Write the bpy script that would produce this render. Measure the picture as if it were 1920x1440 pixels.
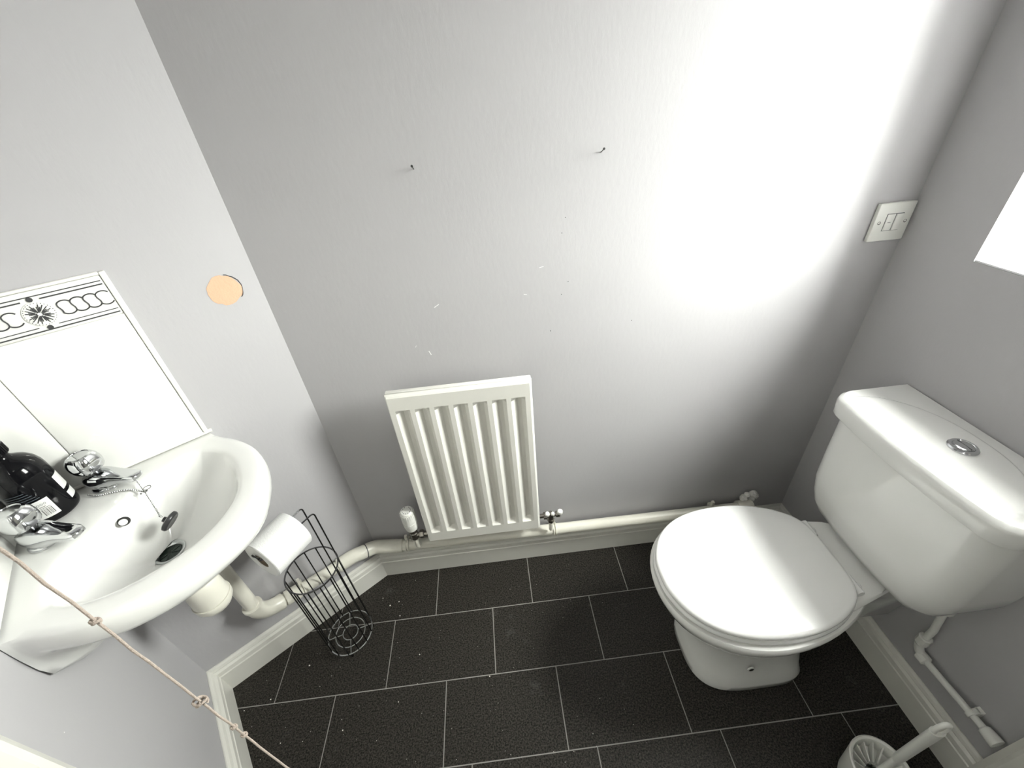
import bpy, bmesh, math, random
from mathutils import Vector, Matrix
random.seed(7)
for o in list(bpy.data.objects): bpy.data.objects.remove(o)
scn = bpy.context.scene
col = scn.collection
V = Vector
PI = math.pi

# ------------------------------------------------------------------ camera
H = 1.42
FPX = 769.93
RIGHT = (0.99326, -0.08718, -0.07636)
DOWN = (-0.11223, -0.55914, -0.82144)
FWD = (0.02892, 0.82448, -0.56516)
cam = bpy.data.cameras.new('camera')
cam.sensor_width = 36.0
cam.lens = FPX / 1920 * 36.0
cam.clip_start = 0.01
camo = bpy.data.objects.new('camera', cam)
col.objects.link(camo)
mw = Matrix(((RIGHT[0], -DOWN[0], -FWD[0], 0), (RIGHT[1], -DOWN[1], -FWD[1], 0),
             (RIGHT[2], -DOWN[2], -FWD[2], H), (0, 0, 0, 1)))
camo.matrix_world = mw
scn.camera = camo

# ------------------------------------------------------------------ colour management, sky, lights
scn.view_settings.view_transform = 'Standard'
scn.view_settings.look = 'None'
scn.view_settings.gamma = 1.0
scn.view_settings.use_curve_mapping = False
scn.view_settings.exposure = 1.4

world = bpy.data.worlds.new('overcast_sky')
scn.world = world
world.use_nodes = True
wt = world.node_tree
wt.nodes.clear()
wo = wt.nodes.new('ShaderNodeOutputWorld')
bg = wt.nodes.new('ShaderNodeBackground')
tc = wt.nodes.new('ShaderNodeTexCoord')
sep = wt.nodes.new('ShaderNodeSeparateXYZ')
rmp = wt.nodes.new('ShaderNodeValToRGB')
wt.links.new(tc.outputs['Generated'], sep.inputs[0])
mr = wt.nodes.new('ShaderNodeMapRange')
mr.inputs['From Min'].default_value = -1
mr.inputs['From Max'].default_value = 1
wt.links.new(sep.outputs['Z'], mr.inputs['Value'])
wt.links.new(mr.outputs[0], rmp.inputs[0])
e = rmp.color_ramp.elements
e[0].position = 0.47; e[0].color = (0.10, 0.10, 0.095, 1)
e[1].position = 0.53; e[1].color = (1.0, .985, .945, 1)
x_ = rmp.color_ramp.elements.new(1.0); x_.color = (1.0, .985, .945, 1)
wt.links.new(rmp.outputs[0], bg.inputs['Color'])
SKY = 30.0
bg.inputs['Strength'].default_value = SKY
wt.links.new(bg.outputs[0], wo.inputs[0])

# soft, hazy sun high outside the window
sun = bpy.data.lights.new('hazy_sun', 'SUN')
sun.energy = 6.0
sun.angle = math.radians(34)
sun.color = (1, .985, .95)
suno = bpy.data.objects.new('hazy_sun', sun)
col.objects.link(suno)
az, el = math.radians(27), math.radians(55)
suno.rotation_euler = V((-math.cos(az) * math.cos(el), math.sin(az) * math.cos(el), -math.sin(el))).to_track_quat('-Z', 'Y').to_euler()
suno.location = (4, -2, 5)

# ------------------------------------------------------------------ room frame
YB, XR = 0.925, 0.991            # back wall, window wall
CEIL = 2.36
TH = math.radians(36.4)
LC = V((-0.505, YB, 0))          # corner of back wall and basin wall
S = V((-math.cos(TH), -math.sin(TH), 0))   # along the basin wall, away from the back corner
N = V((math.sin(TH), -math.cos(TH), 0))    # out of the basin wall
SL = 0.552                       # length of the basin wall
C2 = LC + S * SL                 # corner where the basin stands
Z = V((0, 0, 1))
def SW(s, w, z): return LC + S * s + N * w + Z * z
def AB(a, b, z): return C2 - S * a + N * b + Z * z
def PQ(p, q, z): r = math.sqrt(.5); return AB((p + q) * r, (p - q) * r, z)
# window opening in the right wall
WY0, WY1, WZ0, WZ1, WT = 0.26, 0.751, 1.079, 1.98, 0.30

portal = bpy.data.lights.new('window_portal', 'AREA')
portal.shape = 'RECTANGLE'; portal.size = WZ1 - WZ0; portal.size_y = WY1 - WY0
portal.cycles.is_portal = True
po = bpy.data.objects.new('window_portal', portal)
col.objects.link(po)
po.location = (XR + WT + .03, (WY0 + WY1) / 2, (WZ0 + WZ1) / 2)
po.rotation_euler = (0, math.radians(90), 0)

# ------------------------------------------------------------------ materials
def new_mat(name):
    m = bpy.data.materials.new(name); m.use_nodes = True
    return m, m.node_tree, m.node_tree.nodes['Principled BSDF']
def add(nt, t, **kw):
    n = nt.nodes.new(t)
    for k, v in kw.items():
        if k in n.inputs: n.inputs[k].default_value = v
        else: setattr(n, k, v)
    return n
def simple(name, c, rough=.4, metal=0, bump=0, bscale=60, var=0, vscale=8, coat=0, spec=.5):
    m, nt, b = new_mat(name)
    b.inputs['Base Color'].default_value = (*c, 1)
    b.inputs['Roughness'].default_value = rough
    b.inputs['Metallic'].default_value = metal
    b.inputs['Coat Weight'].default_value = coat
    b.inputs['Coat Roughness'].default_value = .05
    b.inputs['Specular IOR Level'].default_value = spec
    t = add(nt, 'ShaderNodeTexCoord')
    if var:
        n = add(nt, 'ShaderNodeTexNoise', Scale=vscale, Detail=4.0)
        nt.links.new(t.outputs['Object'], n.inputs['Vector'])
        mx = add(nt, 'ShaderNodeMix', data_type='RGBA')
        mx.inputs[6].default_value = (*[x * (1 - var) for x in c], 1)
        mx.inputs[7].default_value = (*[min(1, x * (1 + var)) for x in c], 1)
        nt.links.new(n.outputs['Fac'], mx.inputs[0])
        nt.links.new(mx.outputs[2], b.inputs['Base Color'])
    if bump:
        n = add(nt, 'ShaderNodeTexNoise', Scale=bscale, Detail=3.0)
        nt.links.new(t.outputs['Object'], n.inputs['Vector'])
        bp = add(nt, 'ShaderNodeBump', Strength=bump, Distance=.002)
        nt.links.new(n.outputs['Fac'], bp.inputs['Height'])
        nt.links.new(bp.outputs[0], b.inputs['Normal'])
    return m

def wall_mat():
    m, nt, b = new_mat('lilac_grey_emulsion')
    t = add(nt, 'ShaderNodeTexCoord')
    big = add(nt, 'ShaderNodeTexNoise', Scale=3.0, Detail=5.0, Roughness=.6)
    nt.links.new(t.outputs['Object'], big.inputs['Vector'])
    mx = add(nt, 'ShaderNodeMix', data_type='RGBA')
    mx.inputs[6].default_value = (.445, .437, .450, 1)
    mx.inputs[7].default_value = (.475, .467, .478, 1)
    nt.links.new(big.outputs['Fac'], mx.inputs[0])
    nt.links.new(mx.outputs[2], b.inputs['Base Color'])
    b.inputs['Roughness'].default_value = .55
    b.inputs['Specular IOR Level'].default_value = .35
    mp = add(nt, 'ShaderNodeMapping'); mp.inputs['Scale'].default_value = (1, 1, .45)
    nt.links.new(t.outputs['Object'], mp.inputs[0])
    n1 = add(nt, 'ShaderNodeTexNoise', Scale=120.0, Detail=3.0)
    n2 = add(nt, 'ShaderNodeTexNoise', Scale=22.0, Detail=4.0)
    nt.links.new(mp.outputs[0], n1.inputs['Vector']); nt.links.new(mp.outputs[0], n2.inputs['Vector'])
    ad = add(nt, 'ShaderNodeMath', operation='MULTIPLY_ADD'); ad.inputs[1].default_value = .5
    nt.links.new(n2.outputs['Fac'], ad.inputs[0]); nt.links.new(n1.outputs['Fac'], ad.inputs[2])
    bp = add(nt, 'ShaderNodeBump', Strength=.25, Distance=.0011)
    nt.links.new(ad.outputs[0], bp.inputs['Height']); nt.links.new(bp.outputs[0], b.inputs['Normal'])
    return m

def tile_mat():
    m, nt, b = new_mat('speckled_black_vinyl')
    t = add(nt, 'ShaderNodeTexCoord')
    n1 = add(nt, 'ShaderNodeTexNoise', Scale=240.0, Detail=2.0, Roughness=.75)
    n2 = add(nt, 'ShaderNodeTexNoise', Scale=9.0, Detail=6.0, Roughness=.7)
    v = add(nt, 'ShaderNodeTexVoronoi', Scale=210.0)
    for n in (n1, n2, v): nt.links.new(t.outputs['Object'], n.inputs['Vector'])
    r1 = add(nt, 'ShaderNodeValToRGB')
    r1.color_ramp.elements[0].position = .38; r1.color_ramp.elements[0].color = (.0035, .0032, .0028, 1)
    r1.color_ramp.elements[1].position = .72; r1.color_ramp.elements[1].color = (.072, .064, .054, 1)
    nt.links.new(n1.outputs['Fac'], r1.inputs[0])
    r2 = add(nt, 'ShaderNodeValToRGB')
    r2.color_ramp.elements[0].position = .0; r2.color_ramp.elements[0].color = (.13, .12, .10, 1)
    r2.color_ramp.elements[1].position = .085; r2.color_ramp.elements[1].color = (0, 0, 0, 1)
    nt.links.new(v.outputs['Distance'], r2.inputs[0])
    a1 = add(nt, 'ShaderNodeMix', data_type='RGBA', blend_type='ADD'); a1.inputs[0].default_value = 1
    nt.links.new(r1.outputs[0], a1.inputs[6]); nt.links.new(r2.outputs[0], a1.inputs[7])
    # faint dusty scuffs
    r3 = add(nt, 'ShaderNodeValToRGB')
    r3.color_ramp.elements[0].position = .62; r3.color_ramp.elements[0].color = (0, 0, 0, 1)
    r3.color_ramp.elements[1].position = .80; r3.color_ramp.elements[1].color = (.045, .045, .045, 1)
    nt.links.new(n2.outputs['Fac'], r3.inputs[0])
    a2 = add(nt, 'ShaderNodeMix', data_type='RGBA', blend_type='ADD'); a2.inputs[0].default_value = 1
    nt.links.new(a1.outputs[2], a2.inputs[6]); nt.links.new(r3.outputs[0], a2.inputs[7])
    nt.links.new(a2.outputs[2], b.inputs['Base Color'])
    b.inputs['Roughness'].default_value = .45
    b.inputs['Specular IOR Level'].default_value = .2
    bp = add(nt, 'ShaderNodeBump', Strength=.25, Distance=.0008)
    nt.links.new(n1.outputs['Fac'], bp.inputs['Height']); nt.links.new(bp.outputs[0], b.inputs['Normal'])
    return m

def glass_mat():
    m, nt, b = new_mat('clear_window_glass')
    nt.nodes.remove(b)
    out = nt.nodes['Material Output']
    tr = add(nt, 'ShaderNodeBsdfTransparent'); gl = add(nt, 'ShaderNodeBsdfGlossy', Roughness=.02)
    tr.inputs[0].default_value = (.95, .97, .96, 1)
    mx = add(nt, 'ShaderNodeMixShader')
    mx.inputs[0].default_value = .06; nt.links.new(tr.outputs[0], mx.inputs[1]); nt.links.new(gl.outputs[0], mx.inputs[2])
    nt.links.new(mx.outputs[0], out.inputs[0])
    return m

MT = dict(
    wall=wall_mat(), tile=tile_mat(), glass=glass_mat(),
    grout=simple('pale_grey_joint', (.30, .29, .27), .7, bump=.3),
    ceil=simple('white_ceiling_paint', (.72, .72, .71), .7, bump=.15, bscale=90),
    gloss=simple('cream_gloss_paint', (.70, .69, .64), .32, bump=.12, bscale=25, var=.05, vscale=14),
    upvc=simple('white_upvc', (.82, .82, .82), .3),
    ceramic=simple('white_glazed_ceramic', (.80, .80, .78), .10, coat=.4, var=.01),
    seat=simple('white_plastic_seat', (.84, .84, .83), .16, coat=.2),
    steel=simple('white_enamelled_steel', (.76, .75, .70), .30, bump=.05, bscale=40, var=.02),
    plastic=simple('cream_plastic_pipe', (.74, .72, .64), .30, var=.05, vscale=20, bump=.05),
    whitep=simple('white_moulded_plastic', (.78, .78, .74), .32, bump=.03),
    chrome=simple('polished_chrome', (.66, .67, .68), .07, 1, var=.02),
    dchrome=simple('darkened_chrome', (.16, .16, .165), .18, 1, var=.1, vscale=30),  # dark reflections put into the colour of the stand's chrome wires
    brass=simple('dull_nickel_brass', (.32, .30, .27), .35, 1, bump=.2, bscale=200),
    black=simple('glossy_black_plastic', (.004, .004, .005), .10, spec=.25, var=.05),
    rubber=simple('black_rubber', (.03, .03, .032), .30, bump=.1),
    dark=simple('dark_cavity', (.012, .012, .010), .6, bump=.1),
    green=simple('tarnished_drain', (.022, .035, .028), .35, 0, var=.6, vscale=160),
    satin=simple('satin_chrome', (.55, .57, .57), .25, 1, var=.05),
    chain=simple('grey_ball_chain', (.22, .22, .215), .3, 1, var=.1),
    paper=simple('white_tissue_paper', (.84, .84, .83), .9, bump=.5, bscale=300),
    card=simple('brown_card_tube', (.30, .24, .18), .85, bump=.3),
    gtile=simple('white_glazed_tile', (.82, .82, .79), .09, coat=.5, var=.01),
    ink=simple('charcoal_glaze_line', (.055, .055, .058), .35, var=.2, vscale=80),
    label=simple('white_label_paper', (.72, .72, .70), .45, var=.02),
    blue=simple('slate_label_print', (.07, .085, .10), .4, var=.2),
    cord=simple('beige_braided_cord', (.34, .285, .245), .8, bump=.5, bscale=900, var=.15, vscale=300),
    plaster=simple('bare_peach_plaster', (.68, .43, .29), .8, bump=.4, bscale=250, var=.06, vscale=60),
    paint_edge=simple('white_scuffed_paint', (.82, .82, .80), .6, bump=.2),
    crumb=simple('pale_debris', (.75, .72, .66), .8, var=.1),
    nail=simple('grey_nail_steel', (.12, .12, .12), .35, 1, var=.2),
    sealant=simple('white_sealant', (.80, .79, .75), .4, bump=.2),
)
def lamp_mat():
    m, nt, b = new_mat('lit_opal_glass')
    b.inputs['Emission Color'].default_value = (1, .96, .9, 1)
    b.inputs['Emission Strength'].default_value = 2.0
    b.inputs['Base Color'].default_value = (.8, .8, .78, 1)
    return m
MT['lamp'] = lamp_mat()

# ------------------------------------------------------------------ mesh helpers
class MB:
    """collects vertices (world space) and faces; build() links them as one mesh object"""
    def __init__(s): s.v = []; s.f = []
    def addv(s, pts):
        i = len(s.v); s.v += [V(p) for p in pts]; return i
    def quadbox(s, o, ax, ay, az):
        """box from corner o with edge vectors"""
        o, ax, ay, az = V(o), V(ax), V(ay), V(az)
        i = s.addv([o, o + ax, o + ax + ay, o + ay, o + az, o + ax + az, o + ax + ay + az, o + ay + az])
        fs = [(0, 3, 2, 1), (4, 5, 6, 7), (0, 1, 5, 4), (1, 2, 6, 5), (2, 3, 7, 6), (3, 0, 4, 7)]
        if ax.cross(ay).dot(az) < 0: fs = [t[::-1] for t in fs]
        s.f += [tuple(i + k for k in t) for t in fs]
        return s
    def box(s, a, b):
        return s.quadbox(a, (b[0] - a[0], 0, 0), (0, b[1] - a[1], 0), (0, 0, b[2] - a[2]))
    def loft(s, rings, cap0=True, cap1=True, closed=True):
        n = len(rings[0]); base = [s.addv(r) for r in rings]
        m = n if closed else n - 1
        for a, b in zip(base, base[1:]):
            for k in range(m):
                l = (k + 1) % n
                s.f.append((a + k, a + l, b + l, b + k))
        if cap0: s.f.append(tuple(base[0] + k for k in reversed(range(n))))
        if cap1: s.f.append(tuple(base[-1] + k for k in range(n)))
        return s
    def tube(s, path, r, seg=12, closed=False, caps=True):
        path = [V(p) for p in path]; n = len(path)
        rs = r if isinstance(r, (list, tuple)) else [r] * n
        rings = []; up = None
        for i, p in enumerate(path):
            if closed: t = path[(i + 1) % n] - path[i - 1]
            else: t = path[min(i + 1, n - 1)] - path[max(i - 1, 0)]
            if t.length < 1e-9: t = V((0, 0, 1))
            t.normalize()
            if up is None:
                up = V((0, 0, 1)) if abs(t.z) < .9 else V((1, 0, 0))
            x = up - t * up.dot(t)
            if x.length < 1e-6: x = t.orthogonal()
            x.normalize(); up = x; y = t.cross(x)
            rings.append([p + (x * math.cos(2 * PI * k / seg) + y * math.sin(2 * PI * k / seg)) * rs[i] for k in range(seg)])
        if closed:
            base = [s.addv(q) for q in rings]
            for a, b in zip(base, base[1:] + base[:1]):
                for k in range(seg):
                    l = (k + 1) % seg
                    s.f.append((a + k, a + l, b + l, b + k))
        else: s.loft(rings, caps, caps)
        return s
    def lathe(s, prof, o, axis=(0, 0, 1), seg=32, cap0=True, cap1=True, xdir=None):
        """prof: list of (radius, distance along axis)"""
        o = V(o); az = V(axis).normalized()
        ax = V(xdir) if xdir else az.orthogonal()
        ax = (ax - az * ax.dot(az)).normalized(); ay = az.cross(ax)
        rings = [[o + az * h + (ax * math.cos(2 * PI * k / seg) + ay * math.sin(2 * PI * k / seg)) * max(r, 1e-5) for k in range(seg)] for r, h in prof]
        return s.loft(rings, cap0, cap1)
    def prism(s, poly, z0, z1):
        return s.loft([[V((p[0], p[1], z0)) for p in poly], [V((p[0], p[1], z1)) for p in poly]])
    def sweep(s, prof, A, B, out, up=Z, ma=0, mb=0):
        """profile (d,h) swept from A to B; d along out, mitre ma/mb = shift along the run per unit d"""
        A, B = V(A), V(B); t = (B - A).normalized()
        r = [[P + t * (k * d) + V(out) * d + V(up) * h for d, h in prof] for P, k in ((A, ma), (B, mb))]
        return s.loft(r)
    def build(s, name, mat, parent=None, smooth=True, bevel=0, angle=40, subd=0, bseg=2):
        me = bpy.data.meshes.new(name)
        org = V((0, 0, 0))
        if parent is not None:
            org = V(parent.get('_org', (0, 0, 0)))
        me.from_pydata([tuple(p - org) for p in s.v], [], s.f)
        bm = bmesh.new(); bm.from_mesh(me)
        bmesh.ops.recalc_face_normals(bm, faces=bm.faces)
        if bevel:
            ed = [e for e in bm.edges if len(e.link_faces) == 2 and e.calc_face_angle(0) > math.radians(35)]
            bmesh.ops.bevel(bm, geom=ed, offset=bevel, segments=bseg, affect='EDGES', profile=.5, clamp_overlap=True)
        bm.to_mesh(me); bm.free()
        me.materials.append(MT[mat] if isinstance(mat, str) else mat)
        if smooth:
            me.polygons.foreach_set('use_smooth', [True] * len(me.polygons))
            me.set_sharp_from_angle(angle=math.radians(angle))
        o = bpy.data.objects.new(name, me); col.objects.link(o)
        if parent is not None:
            o.parent = parent; o['_org'] = tuple(org)
        else:
            # origin at the base centre of the thing
            xs = [p.x for p in s.v]; ys = [p.y for p in s.v]; zs = [p.z for p in s.v]
            b = V(((min(xs) + max(xs)) / 2, (min(ys) + max(ys)) / 2, min(zs)))
            me.transform(Matrix.Translation(-b)); o.location = b
            o['_org'] = tuple(b)
        if subd:
            md = o.modifiers.new('sub', 'SUBSURF'); md.levels = subd; md.render_levels = subd
        return o
def tag(o, label=None, cat=None, group=None, kind=None):
    if label: o['label'] = label
    if cat: o['category'] = cat
    if group: o['group'] = group
    if kind: o['kind'] = kind
    return o
def thing(name, label, cat, loc, group=None):
    o = bpy.data.objects.new(name, None); col.objects.link(o)
    o.empty_display_size = .03; o.location = loc; o['_org'] = tuple(loc)
    return tag(o, label, cat, group)
def smooth_path(pts, n=8, closed=False):
    """Catmull-Rom"""
    pts = [V(p) for p in pts]; out = []; m = len(pts)
    for i in range(m if closed else m - 1):
        if closed: p0, p1, p2, p3 = pts[i - 1], pts[i], pts[(i + 1) % m], pts[(i + 2) % m]
        else: p0, p1, p2, p3 = pts[max(i - 1, 0)], pts[i], pts[i + 1], pts[min(i + 2, m - 1)]
        for k in range(n):
            t = k / n
            out.append(.5 * ((2 * p1) + (p2 - p0) * t + (2 * p0 - 5 * p1 + 4 * p2 - p3) * t * t + (3 * p1 - p0 - 3 * p2 + p3) * t ** 3))
    if not closed: out.append(pts[-1])
    return out
def interp(tab, x):
    for (x0, y0), (x1, y1) in zip(tab, tab[1:]):
        if x <= x1:
            t = (x - x0) / (x1 - x0) if x1 > x0 else 0
            return y0 + (y1 - y0) * max(0, min(1, t))
    return tab[-1][1]
def sstep(a, b, x):
    t = max(0, min(1, (x - a) / (b - a))); return t * t * (3 - 2 * t)

# ================================================================== THE SETTING
FY = -1.05                                     # front wall behind the camera
def xw2(y):                                    # x of the wall beside the basin at depth y
    t = (C2.y - y) / -N.y; return C2.x + N.x * t
PF = V((xw2(FY), FY, 0))
ROOM = [V((XR, FY, 0)), V((XR, YB, 0)), LC.copy(), C2.copy(), PF]      # counter-clockwise

# floor: joint bed with separate tiles
bed = MB().prism([(p.x, p.y) for p in ROOM], -.05, -.0012)
floor = tag(bed.build('floor', 'grout', smooth=False), kind='structure')
def clip(poly, room, inset=.0):
    out = poly
    for i in range(len(room)):
        a, b = room[i], room[(i + 1) % len(room)]
        d = (b - a); nrm = V((-d.y, d.x, 0)).normalized()
        res = []
        for j in range(len(out)):
            p, q = out[j], out[(j + 1) % len(out)]
            dp, dq = (p - a).dot(nrm) - inset, (q - a).dot(nrm) - inset
            if dp >= 0: res.append(p)
            if (dp >= 0) != (dq >= 0): res.append(p + (q - p) * (dp / (dp - dq)))
        out = res
        if not out: return []
    return out
TW, TD, JT = .3325, .1985, .0029
starts = {0: .027, 1: -.111, 2: .072, 3: .148, 4: -.02, 5: .09, 6: -.05, 7: .06, 8: .15, 9: 0}
Y0 = .737
for r in range(0, 10):
    y1 = Y0 + TD * (1 - r); y0 = y1 - TD
    for k in range(-6, 6):
        x0 = starts[r] + k * TW
        g = JT / 2
        poly = clip([V((x0 + g, y0 + g, 0)), V((x0 + TW - g, y0 + g, 0)), V((x0 + TW - g, y1 - g, 0)), V((x0 + g, y1 - g, 0))], ROOM)
        if len(poly) < 3: continue
        area = abs(sum(poly[i].x * poly[i - 1].y - poly[i - 1].x * poly[i].y for i in range(len(poly)))) / 2
        if area < .0004: continue
        MB().prism([(p.x, p.y) for p in poly], -.0012, 0).build('floor_tile', 'tile', floor, smooth=False)

# walls
T = .12
def wall(name, A, B, out, mat='wall'):
    A, B = V(A), V(B)
    m = MB().quadbox(A - Z * .05, B - A, V(out) * T, Z * (CEIL + .05))
    return tag(m.build(name, mat, smooth=False), kind='structure')
w_back = wall('wall_back', LC - V((.1, 0, 0)), (XR + .1, YB, 0), (0, 1, 0))
w_left = wall('wall_left', LC, C2 + S * .0, -N)
w_near = wall('wall_left_near', C2, PF, S)
w_front = wall('wall_front', PF, (XR, FY, 0), (0, -1, 0))
def wall_with_hole():
    m = MB()
    y0, y1 = FY, YB
    ys = [y0, WY0, WY1, y1]; zs = [-.05, WZ0, WZ1, CEIL]
    for side, x in ((0, XR), (1, XR + WT)):
        for i in range(3):
            for j in range(3):
                if i == 1 and j == 1: continue
                b = m.addv([(x, ys[i], zs[j]), (x, ys[i + 1], zs[j]), (x, ys[i + 1], zs[j + 1]), (x, ys[i], zs[j + 1])])
                m.f.append((b, b + 1, b + 2, b + 3) if side else (b, b + 3, b + 2, b + 1))
    def ring(r, flip):
        for (ya, za), (yb, zb) in zip(r, r[1:] + r[:1]):
            b = m.addv([(XR, ya, za), (XR, yb, zb), (XR + WT, yb, zb), (XR + WT, ya, za)])
            m.f.append((b, b + 1, b + 2, b + 3))
    ring([(WY0, WZ0), (WY1, WZ0), (WY1, WZ1), (WY0, WZ1)], 0)
    ring([(y0, zs[0]), (y1, zs[0]), (y1, CEIL), (y0, CEIL)], 1)
    me_o = m
    # weld
    key = {}; nv = []; mp = []
    for p in m.v:
        k = (round(p.x, 5), round(p.y, 5), round(p.z, 5))
        if k not in key: key[k] = len(nv); nv.append(p)
        mp.append(key[k])
    m.v = nv; m.f = [tuple(mp[i] for i in t) for t in m.f]
    return m
w_right = tag(wall_with_hole().build('wall_right', 'wall', smooth=False), kind='structure')
ceil = tag(MB().prism([(p.x + (.1 if p.x > 0 else -.1), p.y + (.1 if p.y > 0 else -.1)) for p in ROOM], CEIL, CEIL + .1).build('ceiling', 'ceil', smooth=False), kind='structure')

# window: frame, sash, pane, sill board
win = thing('window_1', None, None, (XR + WT - .04, (WY0 + WY1) / 2, WZ0)); win['kind'] = 'structure'
fx0, fx1, fw = XR + WT - .06, XR + WT, .045
fr = MB()
fr.box((fx0, WY0, WZ0), (fx1, WY0 + fw, WZ1)); fr.box((fx0, WY1 - fw, WZ0), (fx1, WY1, WZ1))
fr.box((fx0, WY0 + fw, WZ0), (fx1, WY1 - fw, WZ0 + fw)); fr.box((fx0, WY0 + fw, WZ1 - fw), (fx1, WY1 - fw, WZ1))
fr.build('window_frame', 'upvc', win, bevel=.003)
MB().box((fx0 + .025, WY0 + fw, WZ0 + fw), (fx0 + .031, WY1 - fw, WZ1 - fw)).build('pane', 'glass', win, smooth=False)
MB().box((XR + .0005, WY0 + .001, WZ0), (fx0, WY1 - .001, WZ0 + .004)).build('window_sill', 'upvc', win, bevel=.001)

# skirting boards
SK = [(0, 0), (.018, 0), (.018, .078), (.0155, .081), (.0155, .084), (.0175, .086), (.0165, .098), (.011, .104), (.0115, .107), (.0085, .114), (.003, .118), (0, .118)]
ma = math.tan((PI - (PI - TH)) / 2)
bb = []
bb.append(('baseboard_back', MB().sweep(SK, LC + V((0, -.0005, 0)), V((XR, YB - .0005, 0)), (0, -1, 0), ma=ma, mb=-1)))
bb.append(('baseboard_left', MB().sweep(SK, LC + N * .0005, C2 + N * .0005, N, ma=ma, mb=-1)))
TL = .472                                       # where the left door casing starts along the near wall
bb.append(('baseboard_left_near', MB().sweep(SK, C2 - S * .0005, C2 + N * TL - S * .0005, -S, ma=1, mb=0)))
TRY = .195                                      # where the right casing starts
bb.append(('baseboard_right', MB().sweep(SK, V((XR - .0005, YB, 0)), V((XR - .0005, TRY, 0)), (-1, 0, 0), ma=1, mb=0)))
for nm, m in bb: tag(m.build(nm, 'gloss', angle=25), kind='structure')

# door casings at both frame edges and the doors they belong to
CP = [(0, 0), (.0, .018), (.012, .022), (.018, .017), (.045, .017), (.05, .013), (.062, .012), (.066, .007), (.066, 0)]
def casing(name, A, along, out, h=2.04):
    m = MB()
    m.loft([[V(A) + V(along) * d + V(out) * (o + .0005) + Z * zz for d, o in CP] for zz in (0, h)])
    return tag(m.build(name, 'gloss', angle=25), kind='structure')
casing('trim_1', C2 + N * TL, N, -S)
casing('trim_2', V((XR, TRY, 0)), (0, -1, 0), (-1, 0, 0))
def door(name, A, along, out, w, h=2.0):
    A, along, out = V(A), V(along), V(out)
    root = MB().quadbox(A + out * .001 + Z * .006, along * w, out * .012, Z * h).build(name, 'gloss', smooth=False)
    tag(root, kind='structure')
    for k in range(2):
        for zz, hh in ((.2, .6), (.98, .85)):
            x0 = .1 + k * (w - .1) / 2
            MB().quadbox(A + along * x0 + out * .013 + Z * zz, along * (w / 2 - .15), out * .006, Z * hh).build('door_panel', 'gloss', root, bevel=.004)
    hp = A + along * .06 + out * .013 + Z * 1.0
    MB().quadbox(hp - Z * .07, along * .035, out * .006, Z * .14).build('handle_plate', 'chrome', root, bevel=.002)
    MB().tube([hp + along * .017 + Z * .02, hp + along * .017 + out * .045 + Z * .02, hp + along * .03 + out * .05 + Z * .02, hp + along * .12 + out * .05 + Z * .02], .008, 10).build('handle', 'chrome', root)
door('door_1', C2 + N * (TL + .07), N, -S, .72)
door('door_2', V((XR, TRY - .07, 0)), (0, -1, 0), (-1, 0, 0), .68)

# paint blemishes on the walls
def blob(o, ax, ay, out, rx, ry, th, name, mat, parent, rnd=.12, seg=26, seed=1):
    rg = random.Random(seed); o, ax, ay, out = V(o), V(ax), V(ay), V(out)
    f = [1 + rg.uniform(-rnd, rnd) for _ in range(seg)]
    r0 = [o + (ax * rx * math.cos(2 * PI * k / seg) + ay * ry * math.sin(2 * PI * k / seg)) * f[k] for k in range(seg)]
    return MB().loft([r0, [p + out * th for p in r0]]).build(name, mat, parent, smooth=False)
blob(SW(.068, .0, 1.137), S, Z, N, .032, .031, .0007, 'bare_plaster_patch', 'plaster', w_left, .06, 30, 4)['label'] = 'peach patch of bare plaster where grey paint peeled off'
# curled paint edge around the right side of the patch
edge = [SW(.068 - .034 * math.cos(t), .0008, 1.137 + .032 * math.sin(t)) + V((random.uniform(-.001, .001), 0, random.uniform(-.001, .001))) for t in [(-.75 + 2.0 * i / 14) for i in range(15)]]
MB().tube(edge, .0007, 6).build('peeled_paint_edge', 'nail', w_left)
for (x, z, dx, dz, w) in ((-.171, .915, .004, -.011, .0018), (-.135, 1.03, .012, .007, .0014), (-.20, .93, .002, .004, .0010), (.12, 1.10, .010, .002, .0006), (.08, 1.04, .007, -.002, .0006)):
    MB().quadbox((x, YB, z), (dx, 0, dz), V((-dz, 0, dx)).normalized() * w, (0, -.0006, 0)).build('paint_scuff', 'paint_edge', w_back, smooth=False)
for (x, z, rr) in ((.173, 1.173, .0010), (.181, 1.205, .0010), (.187, 1.06, .0010), (.171, 1.03, .0010), (.142, .935, .0012), (.35, .94, .0010)):
    blob((x, YB, z), (1, 0, 0), Z, (0, -1, 0), rr, rr, .0005, 'pin_hole', 'dark', w_back, .1, 8)
blob(AB(.0, .40, .69), -S * 0 + N, Z, -S, .001, .001, .0004, 'paint_scuff', 'paint_edge', w_near, .1, 8)

# ================================================================== RADIATOR
RX0, RX1, RZ0, RZ1, RY = -.292, .080, .250, .843, .845
rad = thing('radiator', 'white fluted panel radiator fixed low on the grey wall', 'radiator', ((RX0 + RX1) / 2, RY + .02, RZ0))
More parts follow.
